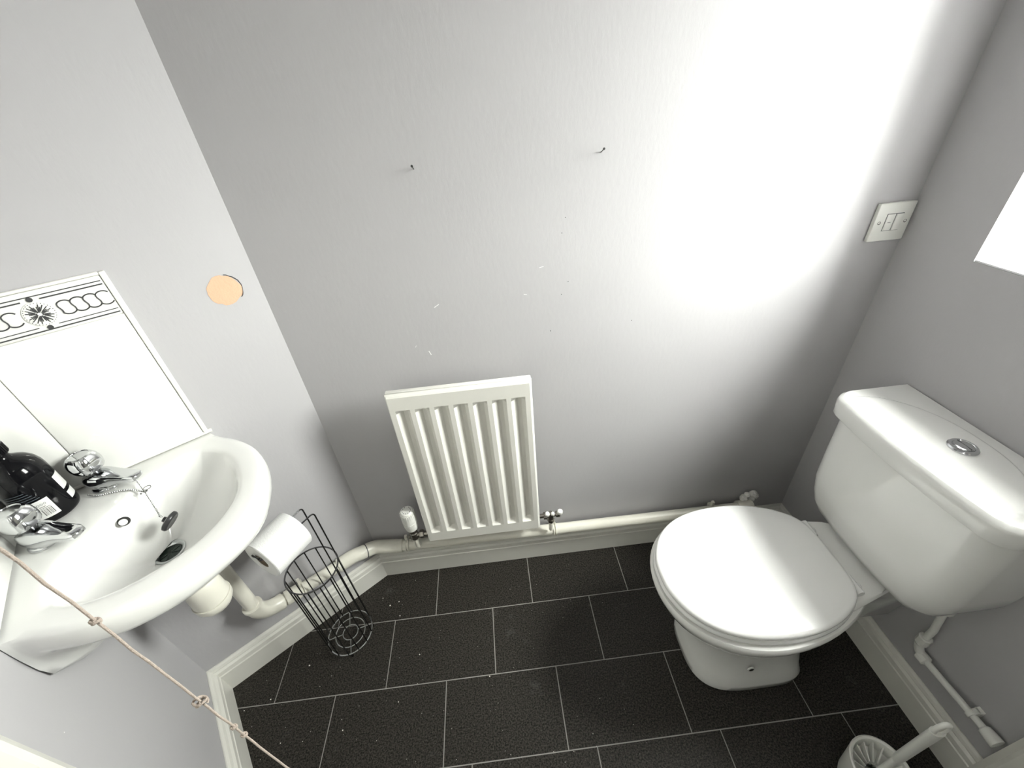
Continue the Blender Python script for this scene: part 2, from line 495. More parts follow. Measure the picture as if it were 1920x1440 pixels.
# front panel as a relief grid
fl = []
nfl = 7; x0f, x1f = -.2785, .0665; pit = (x1f - x0f) / nfl
xs = [(RX0, .014), (RX0 + .0025, .006), (RX0 + .006, .0035), (RX0 + .0065, .0)]
flx = []
for k in range(nfl):
    a = x0f + k * pit + .006; b = a + pit - .012
    flx.append((a, b))
    xs += [(a, 0), (a + .0170, 1), (b - .0095, 1), (b, 0)]
xs += [(RX1 - .0065, 0), (RX1 - .006, .0035), (RX1 - .0025, .006), (RX1, .014)]
zs = [(RZ0, .012), (RZ0 + .004, .003), (RZ0 + .007, 0), (.297, 0), (.310, 1), (.786, 1), (.797, 0), (RZ1 - .006, 0), (RZ1 - .002, .003), (RZ1, .012)]
DEP = .0150
m = MB(); rows = []
for z, dz in zs:
    row = []
    for x, dx in xs:
        infl = dx == 1
        d = 0
        if infl and dz == 1: d = DEP
        if dx not in (0, 1): d = max(d, dx)
        if dz not in (0, 1): d = max(d, dz)
        row.append(V((x, RY + d, z)))
    rows.append(row)
m.loft(rows, False, False, closed=False)
m.build('front_panel', 'steel', rad, angle=30, bevel=0)
MB().box((RX0 + .0005, RY + .0168, RZ0 + .0005), (RX1 - .0005, RY + .032, RZ1 - .0005)).build('back_panel', 'steel', rad, bevel=.003)
for x in (RX0 + .07, RX1 - .09):
    MB().box((x, RY + .032, RZ0 + .08), (x + .03, YB - .001, RZ1 - .1)).build('wall_bracket', 'steel', rad, bevel=.002)
# thermostatic valve (left)
vx, vy = -.333, .858
tr = MB().lathe([(.012, .300), (.0135, .301), (.0135, .318)], (vx, vy, 0), seg=24).build('valve_collar', 'brass', rad)
hd = MB().lathe([(.015, .318), (.019, .320), (.0215, .335), (.0225, .352), (.0225, .354)], (vx, vy, 0), seg=36)
hd.lathe([(.0215, .354), (.0215, .3565)], (vx, vy, 0), seg=36)
hd.lathe([(.0225, .3565), (.0225, .375), (.0215, .395), (.0195, .402), (.017, .4045), (.0, .4045)], (vx, vy, 0), seg=36)
hdo = hd.build('thermostatic_head', 'whitep', rad, angle=25)
gr = MB()
for k in range(24):
    a = 2 * PI * k / 24; d = V((math.cos(a), math.sin(a), 0)); t = V((-d.y, d.x, 0))
    gr.quadbox(V((vx, vy, .377)) + d * .0195 - t * .0007, t * .0014, d * .0032, Z * .02)
gr.build('grip_rib', 'whitep', hdo, smooth=False)
nm = MB()
for k in range(12):
    a = 2 * PI * k / 12
    if k in (3,): continue
    d = V((math.cos(a), math.sin(a), 0)); t = V((-d.y, d.x, 0))
    nm.quadbox(V((vx, vy, .4044)) + d * .012 - t * .0014, t * .0028, d * .0022, Z * .0005)
nm.build('dial_mark', 'ink', hdo, smooth=False)
vb = MB().lathe([(.0, .262), (.008, .262), (.0125, .27), (.0125, .295), (.009, .3)], (vx, vy, 0), seg=20)
vb.tube([(vx, vy, .283), (vx + .02, vy, .283), (vx + .048, vy, .283)], .0085, 14)
vb.lathe([(.0125, 0), (.0135, .002), (.0135, .012), (.0125, .014)], (vx + .018, vy, .283), (1, 0, 0), seg=6)
vb.build('valve_body', 'brass', rad, angle=30)
MB().tube([(vx, vy, .262), (vx, vy, .225), (vx, vy + .01, .21)], .0075, 12).build('pipe_tail', 'plastic', rad)
# lockshield valve (right)
lx, ly, lz = .112, .868, .285
lb = MB().tube([(RX1 - .002, ly, lz), (lx + .002, ly, lz)], .0075, 14)
lb.lathe([(.0125, 0), (.0125, .011)], (lx - .018, ly, lz), (1, 0, 0), seg=6)
lb.lathe([(.0, -.03), (.0075, -.03), (.0105, -.022), (.011, .006), (.008, .012)], (lx + .006, ly, lz), seg=18)
lb.lathe([(.0125, -.03), (.0125, -.018)], (lx + .006, ly, lz), seg=6)
lb.tube([(lx + .006, ly, lz), (lx + .034, ly, lz + .002)], .007, 12)
lb.lathe([(.009, 0), (.0105, .003), (.0105, .012), (.009, .015)], (lx + .022, ly, lz + .001), (1, 0, 0), seg=16)
lb.build('lockshield_valve', 'brass', rad, angle=30)
for dx, dz, rr in ((-.006, .008, .008), (.012, .006, .0065), (.036, .012, .0095)):
    MB().lathe([(0, 0), (rr * .95, 0), (rr, .004), (rr, .009), (rr * .7, .014), (0, .0155)], (lx + dx, ly - .004, lz + dz), (0, -.35, 1), seg=20).build('valve_cap', 'whitep', rad)
MB().tube([(lx + .006, ly, lz - .03), (lx + .006, ly, .21)], .0075, 12).build('pipe_tail', 'plastic', rad)

# ================================================================== WASTE PIPE
PR = .0185
wp = thing('waste_pipe', 'cream plastic waste pipe running along walls above the skirting', 'pipe', SW(.361, .06, .2))
vp = SW(.362, .045, 0)
MB().tube([vp + Z * .560, vp + Z * .285], PR, 20).build('pipe_section', 'plastic', wp)
def bend(a, b, c, n=8):
    a, b, c = V(a), V(b), V(c)
    return [(1 - t) ** 2 * a + 2 * t * (1 - t) * b + t * t * c for t in [i / n for i in range(n + 1)]]
el = bend(vp + Z * .30, vp + Z * .243, SW(.300, .034, .231))
MB().tube(el, PR + .005, 20).build('elbow', 'plastic', wp)
MB().lathe([(PR + .004, 0), (PR + .0075, .001), (PR + .0075, .009), (PR + .004, .010)], vp + Z * .294, seg=24).build('elbow_collar', 'plastic', wp)
d0 = (SW(.300, .034, .231) - SW(.12, .028, .212)).normalized()
MB().lathe([(PR + .0035, 0), (PR + .0055, .001), (PR + .0055, .012), (PR + .0035, .013)], SW(.300, .034, .231), d0, seg=24).build('elbow_collar', 'plastic', wp)
run = [SW(.300, .034, .231), SW(.20, .030, .219), SW(.115, .028, .213)]
MB().tube(run, PR, 20).build('pipe_section', 'plastic', wp)
MB().tube([SW(.292, .0337, .2304), SW(.252, .0322, .2256)], PR + .004, 20).build('pipe_socket', 'plastic', wp)
# S shaped connector into the back run
BP = V((-.43, YB - .034, .19))
sb = smooth_path([SW(.13, .0283, .214), SW(.085, .029, .214), SW(.045, .033, .207), SW(.008, .036, .197), BP + V((-.02, 0, .004)), BP + V((.015, 0, 0))], 8)
MB().tube(sb, PR + .0045, 20).build('swept_bend', 'plastic', wp)
for i in (17,):
    t = (sb[i + 1] - sb[i]).normalized()
    MB().lathe([(PR + .003, 0), (PR + .0058, .0008), (PR + .0058, .003), (PR + .003, .004)], sb[i], t, seg=24).build('seam_ring', 'ink', wp)
MB().tube([BP + V((.0, 0, 0)), V((.12, YB - .034, .1765)), V((.62, YB - .034, .170))], PR, 20).build('pipe_section', 'plastic', wp)
MB().tube([BP + V((.012, 0, 0)), BP + V((.034, 0, -.001))], PR + .004, 20).build('pipe_socket', 'plastic', wp)
def clip_ring(P, t, out, up=V((0, 0, 1))):
    P, t, out = V(P), V(t).normalized(), V(out)
    m = MB()
    for dd in (-.005, .003):
        m.lathe([(PR + .0012, 0), (PR + .0035, .0004), (PR + .0035, .0036), (PR + .0012, .004)], P + t * dd, t, seg=24)
    m.quadbox(P - t * .004 + up * (PR - .001) - out * .004, t * .008, -out * .010, up * .020)
    m.quadbox(P - t * .006 - out * (PR - .002) - up * .012, t * .012, -out * .011, up * .024)
    return m.build('pipe_clip', 'plastic', wp, angle=30)
clip_ring(SW(.243, .0318, .2245), d0, N)
clip_ring(BP + V((.05, 0, -.001)), (1, 0, 0), (0, -1, 0))
clip_ring((.132, YB - .034, .1763), (1, 0, 0), (0, -1, 0))
clip_ring((.70, YB - .034, .169), (1, 0, 0), (0, -1, 0))
MB().tube([(.62, YB - .034, .170), (.80, YB - .034, .168)], PR, 20).build('pipe_section', 'plastic', wp)
# pipe end and rough filler in the far right corner
MB().lathe([(PR + .005, 0), (PR + .006, .002), (PR + .006, .05), (PR + .003, .053)], (.79, YB - .034, .168), (1, 0, 0), seg=24).build('end_cap', 'plastic', wp)
rg = random.Random(3)
fm = MB()
for k in range(9):
    c = V((.80 + rg.uniform(0, .07), YB - .016, .205 + rg.uniform(-.02, .012))); r = rg.uniform(.008, .014)
    fm.lathe([(0, -r), (r * .8, -r * .6), (r, 0), (r * .7, r * .7), (0, r)], c, (rg.uniform(-1, 1), -.4, 1), seg=8)
fm.build('filler_lump', 'sealant', wp)

# bottle trap under the basin
tp = PQ(.243, 0, 0)
trap = thing('bottle_trap', 'cream plastic bottle trap under the corner basin', 'trap', tp + Z * .515)
MB().lathe([(.019, .60), (.019, .69)], tp, seg=28).build('inlet_tube', 'plastic', trap)
MB().lathe([(.024, .618), (.028, .621), (.029, .640), (.026, .644)], tp, seg=12).build('union_nut', 'plastic', trap)
MB().lathe([(.022, .618), (.030, .612), (.0345, .60), (.0365, .575), (.0375, .547)], tp, seg=36, cap0=True).build('trap_body', 'plastic', trap)
MB().lathe([(.0395, .546), (.040, .544), (.0385, .530), (.032, .518), (.026, .514), (0, .513)], tp, seg=36).build('trap_cup', 'plastic', trap, angle=30)
ot = (vp + Z * .585)
MB().tube([tp + Z * .59, V((ot.x, ot.y, .592))], .0165, 18).build('outlet_arm', 'plastic', trap)
MB().tube([V((ot.x, ot.y, .592)) - N * .0 + Z * .012, ot - Z * .0235], PR + .0045, 20).build('outlet_elbow', 'plastic', trap)

# ================================================================== CORNER BASIN
RZ = .84
outer_t = [(0, .176), (28, .173), (40, .178), (62, .19), (86, .208), (100, .222), (104.5, .2315), (106.6, .3 / (math.sin(math.radians(106.6)) - math.cos(math.radians(106.6))) - .002)]
inner_t = [(0, .122), (38, .127), (55, .133), (72, .146), (88, .163), (97, .171), (105, .176), (112, .174), (118, .166), (126, .149)]
BC = .30
def r_out(f):
    f = abs(f)
    if f <= 106.6: return interp(outer_t, f)
    a = math.radians(f); return .3 / (math.sin(a) - math.cos(a)) - .002
def r_in(f):
    f = abs(f)
    if f <= 126: return interp(inner_t, f)
    return max(.0, .110 / -math.cos(math.radians(f))) if f > 135 else interp([(126, .149), (130, .152), (135, .110 / math.cos(math.radians(45)))], f)
angs = sorted(set([i * 3.0 for i in range(-60, 60)] + [106.6, -106.6, 104.5, -104.5]))
def smooth_tab(fn, k=2):
    v = [fn(a) for a in angs]; n = len(v)
    for _ in range(k): v = [(v[i - 1] + 2 * v[i] + v[(i + 1) % n]) / 4 for i in range(n)]
    return v
RO = [r_out(a) for a in angs]; RI = smooth_tab(r_in, 4)
# smooth only the free front edge
for _ in range(4):
    RO = [RO[i] if abs(angs[i]) > 101 else (RO[i - 1] + 2 * RO[i] + RO[(i + 1) % len(RO)]) / 4 for i in range(len(RO))]
def bpt(a, r, z):
    t = math.radians(a); return PQ(BC + r * math.cos(t), r * math.sin(t), z)
def wallside(a): return sstep(98, 108, abs(a))
rings = []
DP = V((.243, 0))                                # drain position (p,q)
def to_drain(a, r, k):                            # point at fraction k from drain to bowl edge
    t = math.radians(a); p = BC + r * math.cos(t); q = r * math.sin(t)
    return DP.x + (p - DP.x) * k, q * k
# outside, from the underside to the rim
def ring_out(k_front, k_wall, z, dz_wall=0):
    rr = []
    for a, ro in zip(angs, RO):
        w = wallside(a); k = k_front * (1 - w) + k_wall * w
        rr.append(bpt(a, ro * k, z + dz_wall * w))
    return rr
def ring_under(kf, z, kw=None):
    rr = []
    for a, ro in zip(angs, RO):
        w = wallside(a); k = kf * (1 - w) + (kw if kw else kf) * w
        p, q = to_drain(a, ro, k); rr.append(PQ(p, q, z))
    return rr
rings.append(ring_under(.16, .686))
rings.append(ring_under(.30, .690, .45))
rings.append(ring_under(.52, .706, .85))
rings.append(ring_under(.70, .730, .985))
rings.append(ring_under(.84, .757, 1.0))
rings.append(ring_under(.915, .775, 1.0))
rings.append(ring_out(.955, 1, .785))
rings.append(ring_out(.985, 1, .796))
rings.append(ring_out(.998, 1, .810))
rings.append(ring_out(1.0, 1, .822))
rings.append(ring_out(.992, 1, .832, .001))
rings.append(ring_out(.972, .998, .8385, .001))
def ring_mix(k, z):                               # between outer and inner on the deck
    rr = []
    for a, ro, ri in zip(angs, RO, RI):
        rr.append(bpt(a, ro * .97 * k + ri * (1 - k), z))
    return rr
rings.append(ring_mix(.80, RZ)); rings.append(ring_mix(.5, RZ + .0005)); rings.append(ring_mix(.22, RZ - .0003)); rings.append(ring_mix(.06, RZ - .0022))
def ring_bowl(k, zf, zb):
    rr = []
    for a, ri in zip(angs, RI):
        p, q = to_drain(a, ri, k); w = sstep(60, 150, abs(a))
        rr.append(PQ(p, q, zf * (1 - w) + zb * w))
    return rr
for k, zf, zb in ((.985, .833, .8345), (.955, .822, .829), (.91, .805, .822), (.84, .786, .809), (.74, .766, .790), (.62, .749, .768), (.48, .735, .747), (.34, .7245, .730), (.22, .719, .7205)):
    rings.append(ring_bowl(k, zf, zb))
basin_root = thing('corner_basin', 'white ceramic corner basin fixed in the corner below the tiles', 'basin', PQ(.25, 0, .686))
bm_ = MB().loft(rings, True, False)
body = bm_.build('basin_body', 'ceramic', basin_root, angle=60)
# bowl floor around the waste
fl_ = MB()
n_ = len(angs)
ringA = rings[-1]
def wring(r, z): return [PQ(DP.x + r * math.cos(math.radians(a)), r * math.sin(math.radians(a)), z) for a in angs]
fl_.loft([ringA, wring(.027, .7165)], False, False).build('bowl_floor', 'ceramic', basin_root, angle=60)
wst = MB().loft([wring(.0285, .7175), wring(.028, .7195), wring(.0255, .7198), wring(.0195, .716), wring(.0185, .7135)], False, False).build('waste_flange', 'satin', basin_root, angle=50)
MB().loft([wring(.0190, .7137), wring(.0190, .7148)]).build('waste_cup', 'green', wst)
gm = MB()
for k in range(4):
    a = k * PI / 4 + .3
    d = (PQ(math.cos(a), math.sin(a), 0) - PQ(0, 0, 0)).normalized(); t = V((-d.y, d.x, 0)); c = PQ(DP.x, 0, .7149)
    gm.quadbox(c - d * .018 - t * .0011, d * .036, t * .0022, Z * .0012)
gm.build('waste_grid', 'green', wst, smooth=False)
Pd_ = (PQ(1, 0, 0) - PQ(0, 0, 0)).normalized(); Qd_ = (PQ(0, 1, 0) - PQ(0, 0, 0)).normalized()
# overflow on the back slope
oc = PQ(.205, 0, .8145); on_ = (PQ(math.cos(math.radians(38)), 0, 0) - PQ(0, 0, 0)).normalized() * .55 + Z * .83
on_.normalize()
MB().lathe([(0, 0), (.0098, 0), (.0098, .0012), (.0092, .0016), (0, .0016)], oc + on_ * .0004, on_, seg=28).build('overflow_hole', 'dark', basin_root)
MB().lathe([(0, 0), (.0068, 0), (.0066, .0006), (0, .0008)], oc + on_ * .0020 - Qd_ * .0026 + Pd_ * .0008, on_, seg=24).build('overflow_inner', 'ceramic', basin_root)

# ---- pillar taps
Pd = (PQ(1, 0, 0) - PQ(0, 0, 0)).normalized(); Qd = (PQ(0, 1, 0) - PQ(0, 0, 0)).normalized()
def tap(p_, q, label):
    o = PQ(p_, q, RZ + .0012)
    root = thing('pillar_tap', label, 'tap', o, 'pair of chrome basin taps')
    MB().lathe([(.0, 0), (.0235, 0), (.0235, .003), (.0215, .006)], o, seg=32).build('base_flange', 'chrome', root)
    # body and spout: lofted sections along the spout direction
    secs = []
    for d, w, z0, z1 in ((-.022, .012, .004, .028), (-.018, .0185, .002, .035), (-.004, .0215, .001, .040), (.012, .021, .001, .0405), (.026, .0195, .004, .039), (.040, .0172, .0115, .037), (.052, .0158, .0165, .036), (.066, .0152, .019, .0355), (.078, .0145, .0205, .035), (.0865, .011, .022, .033), (.0895, .005, .0245, .030)):
        c = o + Pd * d; sec = []
        for k in range(16):
            a = 2 * PI * k / 16 + PI / 16
            ca, sa = math.cos(a), math.sin(a)
            e = .55
            x = math.copysign(abs(ca) ** e, ca) * w; z = math.copysign(abs(sa) ** e, sa)
            sec.append(c + Qd * x + Z * ((z0 + z1) / 2 + z * (z1 - z0) / 2))
        secs.append(sec)
    MB().loft(secs).build('tap_body', 'chrome', root, angle=35)
    MB().lathe([(.0085, .0), (.0095, .001), (.0095, .007), (.0085, .008)], o + Pd * .071 + Z * .0165, seg=20).build('spout_outlet', 'chrome', root)
    MB().lathe([(.013, .038), (.0135, .041), (.0125, .046)], o - Pd * .004, seg=24).build('tap_neck', 'dchrome', root)
    # chunky faceted head
    def hring(r, z, sq):
        pts = []
        for k in range(48):
            a = 2 * PI * k / 48
            c4 = abs(math.cos(2 * a))
            rr = r * (1 - sq * (1 - c4) * .0 - sq * (math.cos(4 * (a)) * .5 + .5) * .13)
            pts.append(o - Pd * .004 + Pd * (rr * math.cos(a)) + Qd * (rr * math.sin(a)) + Z * z)
        return pts
    MB().loft([hring(.017, .045, .3), hring(.0225, .0465, .8), hring(.0255, .051, 1), hring(.027, .060, 1), hring(.0268, .068, 1), hring(.0245, .0765, .9), hring(.0205, .0815, .6), hring(.0165, .0835, .2), hring(.0155, .0822, 0), hring(.008, .083, 0)]).build('tap_head', 'chrome', root, angle=22)
    return root
tap(.122, .068, 'chrome pillar tap nearest the back wall, plug chain looped round it')
tap(.127, -.062, 'chrome pillar tap beside the black bottle, nearest the pull cord')

# ---- plug and ball chain
tc_ = PQ(.122, .068, RZ)
plug = thing('basin_plug', 'black rubber plug hanging on a silver ball chain in the basin', 'plug', PQ(.262, .022, .78))
loop = [tc_ - Qd * .0 + Pd * .03 + Qd * .022 + Z * .010, tc_ + Qd * .027 + Pd * .005 + Z * .004, tc_ + Qd * .012 - Pd * .026 + Z * .004, tc_ - Qd * .015 - Pd * .026 + Z * .004, tc_ - Qd * .029 - Pd * .004 + Z * .004, tc_ - Qd * .028 + Pd * .03 + Z * .004]
knot = PQ(.213, .056, .8335)
path = smooth_path([tc_ + Pd * .058 + Qd * .012 + Z * .018] + loop[0:0] + [knot], 10)
loopp = smooth_path([tc_ - Qd * .028 - Pd * .012 + Z * .004, tc_ - Qd * .029 + Pd * .012 + Z * .004, tc_ - Qd * .018 + Pd * .045 + Z * .004, tc_ - Qd * .012 + Pd * .066 + Z * .001, knot], 10)
pl = PQ(.259, .020, .797)
hang = smooth_path([knot, knot * .5 + pl * .5 + Z * .001, pl + Z * .008], 10)
def beads(path, name, step=.0040, r=.0017):
    m = MB(); d = 0; nxt = 0
    for a, b in zip(path, path[1:]):
        L = (b - a).length
        while nxt <= d + L:
            p = a + (b - a) * ((nxt - d) / L)
            m.lathe([(0, -r), (r * .7, -r * .7), (r, 0), (r * .7, r * .7), (0, r)], p, seg=8)
            nxt += step
        d += L
    m.tube(path, .0004, 5)
    return m.build(name, 'chain', plug)
beads(path, 'ball_chain'); beads(loopp, 'ball_chain'); beads(hang, 'ball_chain')
km = MB()
for k in range(7):
    c = knot + V((random.uniform(-.005, .005), random.uniform(-.005, .005), random.uniform(.0, .006)))
    km.lathe([(0, -.0019), (.0014, -.0013), (.0019, 0), (.0014, .0013), (0, .0019)], c, seg=8)
km.tube([knot + Pd * .012 * math.cos(t) * .55 + Qd * (.008 + .006 * math.sin(t)) + Z * .004 for t in [i * PI / 8 for i in range(16)]], .0008, 6, closed=True)
km.build('chain_clasp', 'chain', plug)
pax = (Pd * .8 + Qd * .05 - Z * .58).normalized()
MB().lathe([(.0, 0), (.005, 0), (.0055, .006), (.016, .007), (.0195, .009), (.0195, .0135), (.018, .016), (.0165, .017), (0, .0165)], pl + pax * .001, pax, seg=32).build('plug_disc', 'rubber', plug, angle=35)
MB().tube([pl + Z * .008 + (Pd * math.cos(t) + Z * math.sin(t)) * .0035 for t in [i * PI / 6 for i in range(12)]], .0006, 6, closed=True).build('plug_ring', 'chrome', plug)

# ---- black soap bottle
bo = AB(.056, .050, RZ + .0012)
bot = thing('soap_bottle', 'glossy black round-shouldered bottle with white back label behind the taps', 'bottle', bo)
BR = .0395
MB().lathe([(0, 0), (BR - .006, 0), (BR - .0015, .003), (BR, .008), (BR, .098), (BR - .001, .108), (BR - .0045, .119), (BR - .011, .128), (BR - .019, .134), (BR - .024, .1375), (.0135, .141), (.0135, .1465), (.0, .1465)], bo, seg=48).build('bottle_body', 'black', bot, angle=50)
cap = MB().lathe([(.0145, .147), (.0172, .1475), (.0172, .168), (.0165, .1735), (.0145, .175), (0, .175)], bo, seg=40).build('bottle_cap', 'black', bot, angle=40)
rb = MB()
for k in range(30):
    a = 2 * PI * k / 30; d = V((math.cos(a), math.sin(a), 0)); t = V((-d.y, d.x, 0))
    rb.quadbox(bo + d * .0170 - t * .0006 + Z * .149, t * .0012, d * .0008, Z * .016)
rb.build('grip_rib', 'black', cap, smooth=False)
camdir = math.atan2(-bo.y, -bo.x)               # towards the room
def patch(m, a0, a1, z0, z1, r, n=10):
    rows = []
    for zz in (z0, z1):
        rows.append([bo + V((math.cos(math.radians(a0 + (a1 - a0) * k / n)) * r, math.sin(math.radians(a0 + (a1 - a0) * k / n)) * r, zz)) for k in range(n + 1)])
    m.loft(rows, False, False, closed=False)
cd = math.degrees(camdir)
lb = MB(); patch(lb, cd - 62, cd + 8, .016, .056, BR + .0004, 14)
lbl = lb.build('back_label', 'label', bot)
lb = MB(); patch(lb, cd + 46, cd + 80, .046, .078, BR + .0004, 6); lb.build('white_patch', 'label', bot)  # plain white patches on the right side of the bottle
lb = MB(); patch(lb, cd + 46, cd + 78, .022, .038, BR + .0004, 6); lb.build('white_patch', 'label', bot)
pr = MB()
for i in range(5): patch(pr, cd - 58, cd - 22 - (i % 2) * 5, .0475 - i * .0042, .0490 - i * .0042, BR + .0006, 8)
for i, w in enumerate((2.2, .9, 1.4, .8, 2.0, .8, 1.6, 1.0, 2.4)):
    a = cd - 19 + i * 2.3; patch(pr, a, a + w * .62, .021, .036, BR + .0006, 2)
for i in range(3): patch(pr, cd - 19, cd + 1, .0375 + i * .0, .0383, BR + .0006, 6)
patch(pr, cd - 18, cd - 6, .0405, .0415, BR + .0006, 6)
for i in range(3):
    c = cd - 17 + i * 6.5
    for j in range(10):
        a0 = 2 * PI * j / 10
        patch(pr, c + 2.2 * math.cos(a0) - .5, c + 2.2 * math.cos(a0) + .5, .0465 + .0017 * math.sin(a0) - .0004, .0465 + .0017 * math.sin(a0) + .0004, BR + .0006, 1)
pr.build('label_print', 'ink', lbl)
pr = MB()
for i in range(5): patch(pr, cd - 62, cd - 2 - i * 4, .0600 + i * .0048, .0612 + i * .0048, BR + .0004, 12)
pr.build('label_text_lines', 'blue', bot)

# ================================================================== SPLASHBACK TILES
sp = thing('tiled_splashback', 'white glazed tile splashback with grey rope border above the basin', 'splashback', SW(.39, 0, .842))
G = .0015
def wtile(s0, s1, z0, z1, name, th=.0075, bev=.0016, mat='gtile', par=None):
    return MB().quadbox(SW(s0 + G / 2, .0008, z0 + G / 2), S * (s1 - s0 - G), N * th, Z * (z1 - z0 - G)).build(name, mat, par or sp, bevel=bev)
B0, B1, B2 = .236, .436, SL - .0085
zf0, zf1, zb1 = RZ + .004, 1.148, 1.222
for s0, s1 in ((B0, B1), (B1, B2)):
    wtile(s0, s1, zf0, zf1, 'wall_tile')
# return on the wall beside the basin
for b0, b1 in ((.0085, .116), (.116, .316)):
    MB().quadbox(AB(.0008, b0 + G / 2, zf0 + G / 2), N * (b1 - b0 - G), -S * .0075, Z * (zf1 - zf0 - G)).build('wall_tile', 'gtile', sp, bevel=.0016)
    MB().quadbox(AB(.0008, b0 + G / 2, zf1 + G / 2), N * (b1 - b0 - G), -S * .0075, Z * (zb1 - zf1 - G)).build('border_tile', 'gtile', sp, bevel=.0016)
MB().quadbox(SW(B0, .0003, zf0), S * (B2 - B0), N * .004, Z * (zb1 - zf0)).build('grout_bed', 'sealant', sp, smooth=False)
MB().quadbox(SW(B0 - .0095, .0005, zf0), S * .009, N * .009, Z * (zb1 - zf0 + .005)).build('edge_trim', 'sealant', sp, bevel=.002)
MB().quadbox(SW(B0 - .0005, .0005, zb1), S * (B2 - B0), N * .009, Z * .0055).build('edge_trim', 'sealant', sp, bevel=.002)
MB().tube([SW(B0 - .016, .0048, RZ + .0058), SW(SL - .01, .006, RZ + .0058)], .0045, 10).build('sealant_bead', 'sealant', sp)
TZ = .0085                                      # tile face
def strip(m, s0, z0, s1, z1, w, h=.0007):
    a, b = SW(s0, TZ, z0), SW(s1, TZ, z1); t = (b - a).normalized(); c = t.cross(N)
    m.quadbox(a - c * w / 2, b - a, c * w, N * h)
def border(s0, s1, rose):
    bt = wtile(s0, s1, zf1, zb1, 'border_tile')
    def seg(z, w, g):
        runs = [(s0 + .003, rose - g), (rose + g, s1 - .002)] if rose and g else [(s0 + .003, s1 - .002)]
        for p0, p1 in runs:
            m = MB(); strip(m, p0, z, p1, z, w); m.build('painted_line', 'ink', bt, smooth=False)
    seg(1.2125, .0016, 0); seg(1.2065, .0022, .012); seg(1.1600, .0013, .013); seg(1.1535, .0021, 0)
    pitch = .0170; z0r, z1r = 1.1705, 1.1955
    for r0_, r1_ in ([(s0 + .003, rose - .026), (rose + .026, s1 - .003)] if rose else [(s0 + .003, s1 - .003)]):
        n_c = max(1, round((r1_ - r0_) / pitch)); pc_ = (r1_ - r0_) / n_c
        r = MB()
        for k in range(n_c):
            x = r0_ + k * pc_; x1 = x + pc_
            top = [SW(x + (x1 - x) * t, TZ + .0003, z1r - .0040 + .0040 * math.sin(PI * t) ** .7) for t in [i / 8 for i in range(9)]]
            bt_ = [SW(x - .0015 + (x1 - x) * t, TZ + .0003, z0r + .0040 - .0040 * math.sin(PI * t) ** .7) for t in [i / 8 for i in range(9)]]
            ver = [SW(x1 - .0015 * t + .0009 * math.sin(2 * PI * t), TZ + .0003, z1r - .0040 - (z1r - z0r - .008) * t) for t in [i / 6 for i in range(7)]]
            for pth in (top, bt_, ver): r.tube(pth, .0011, 5)
        r.build('rope_relief', 'ink', bt)
    if rose:
        c = SW(rose, TZ, 1.1825)
        ro = MB().lathe([(.0, 0), (.0215, 0), (.021, .0014), (.018, .0022), (.006, .0026), (0, .0028)], c, N, seg=36).build('rosette', 'gtile', bt)
        pt = MB(); rgen = random.Random(5)
        for k in range(40):
            a = 2 * PI * k / 40; L0, L1 = (.0030, .0130) if k % 2 else (.0055, .0170)
            if k % 5 == 0: continue
            d = S * math.cos(a) + Z * math.sin(a); t = N.cross(d)
            pt.quadbox(c + N * .0017 + d * L0 - t * .00065, d * (L1 - L0), t * .0013, N * .0012)
        for k in range(30):
            a = 2 * PI * k / 30; d = S * math.cos(a) + Z * math.sin(a)
            pt.lathe([(0, 0), (.0007, 0), (.0007, .0006), (0, .0006)], c + d * .0192 + N * .0016, N, seg=6)
        pt.build('rosette_petal', 'ink', ro, smooth=False)
        for sg in (1, -1):
            cc = c + Z * sg * .0255 + S * sg * .0
            MB().lathe([(0, 0), (.0042, 0), (.004, .0012), (.002, .0018), (0, .0019)], cc, N, seg=16).build('stud', 'ink', bt)
border(B0, B1, .336)
border(B1, B2, None)

# ================================================================== TOILET
TY = .541
wc = thing('toilet', 'white close-coupled toilet with lid down below the window', 'toilet', (.62, TY, 0))
def egg(xf, xb, hw, z, nf=2.1, nb=3.2, xm=None, n=64):
    xm = xm if xm is not None else xf + (xb - xf) * .52
    pts = []
    for k in range(n):
        a = 2 * PI * k / n; ca, sa = math.cos(a), math.sin(a)
        e_ = 2 / (nf if ca < 0 else nb)
        x = math.copysign(abs(ca) ** e_, ca); y = math.copysign(abs(sa) ** e_, sa)
        pts.append(V((xm + x * ((xm - xf) if ca < 0 else (xb - xm)), TY + y * hw, z)))
    return pts
pan = MB().loft([egg(.462, .768, .122, 0.0005, 3, 5), egg(.458, .770, .126, .004, 3, 5), egg(.458, .770, .126, .030, 3, 5), egg(.468, .766, .116, .055, 2.8, 4.5),
    egg(.474, .764, .104, .11, 2.6, 4), egg(.462, .768, .106, .18, 2.4, 4), egg(.425, .775, .125, .24, 2.2, 3.6), egg(.380, .82, .152, .295, 2.1, 2.1, .57),
    egg(.349, .85, .174, .342, 2.1, 1.9, .56), egg(.334, .86, .185, .378, 2.1, 1.85, .555), egg(.331, .86, .187, .394, 2.1, 1.85, .555), egg(.336, .857, .183, .4005, 2.1, 1.85, .555), egg(.36, .84, .16, .401, 2.1, 1.85, .555)])
panp = pan.build('pan', 'ceramic', wc, angle=50)
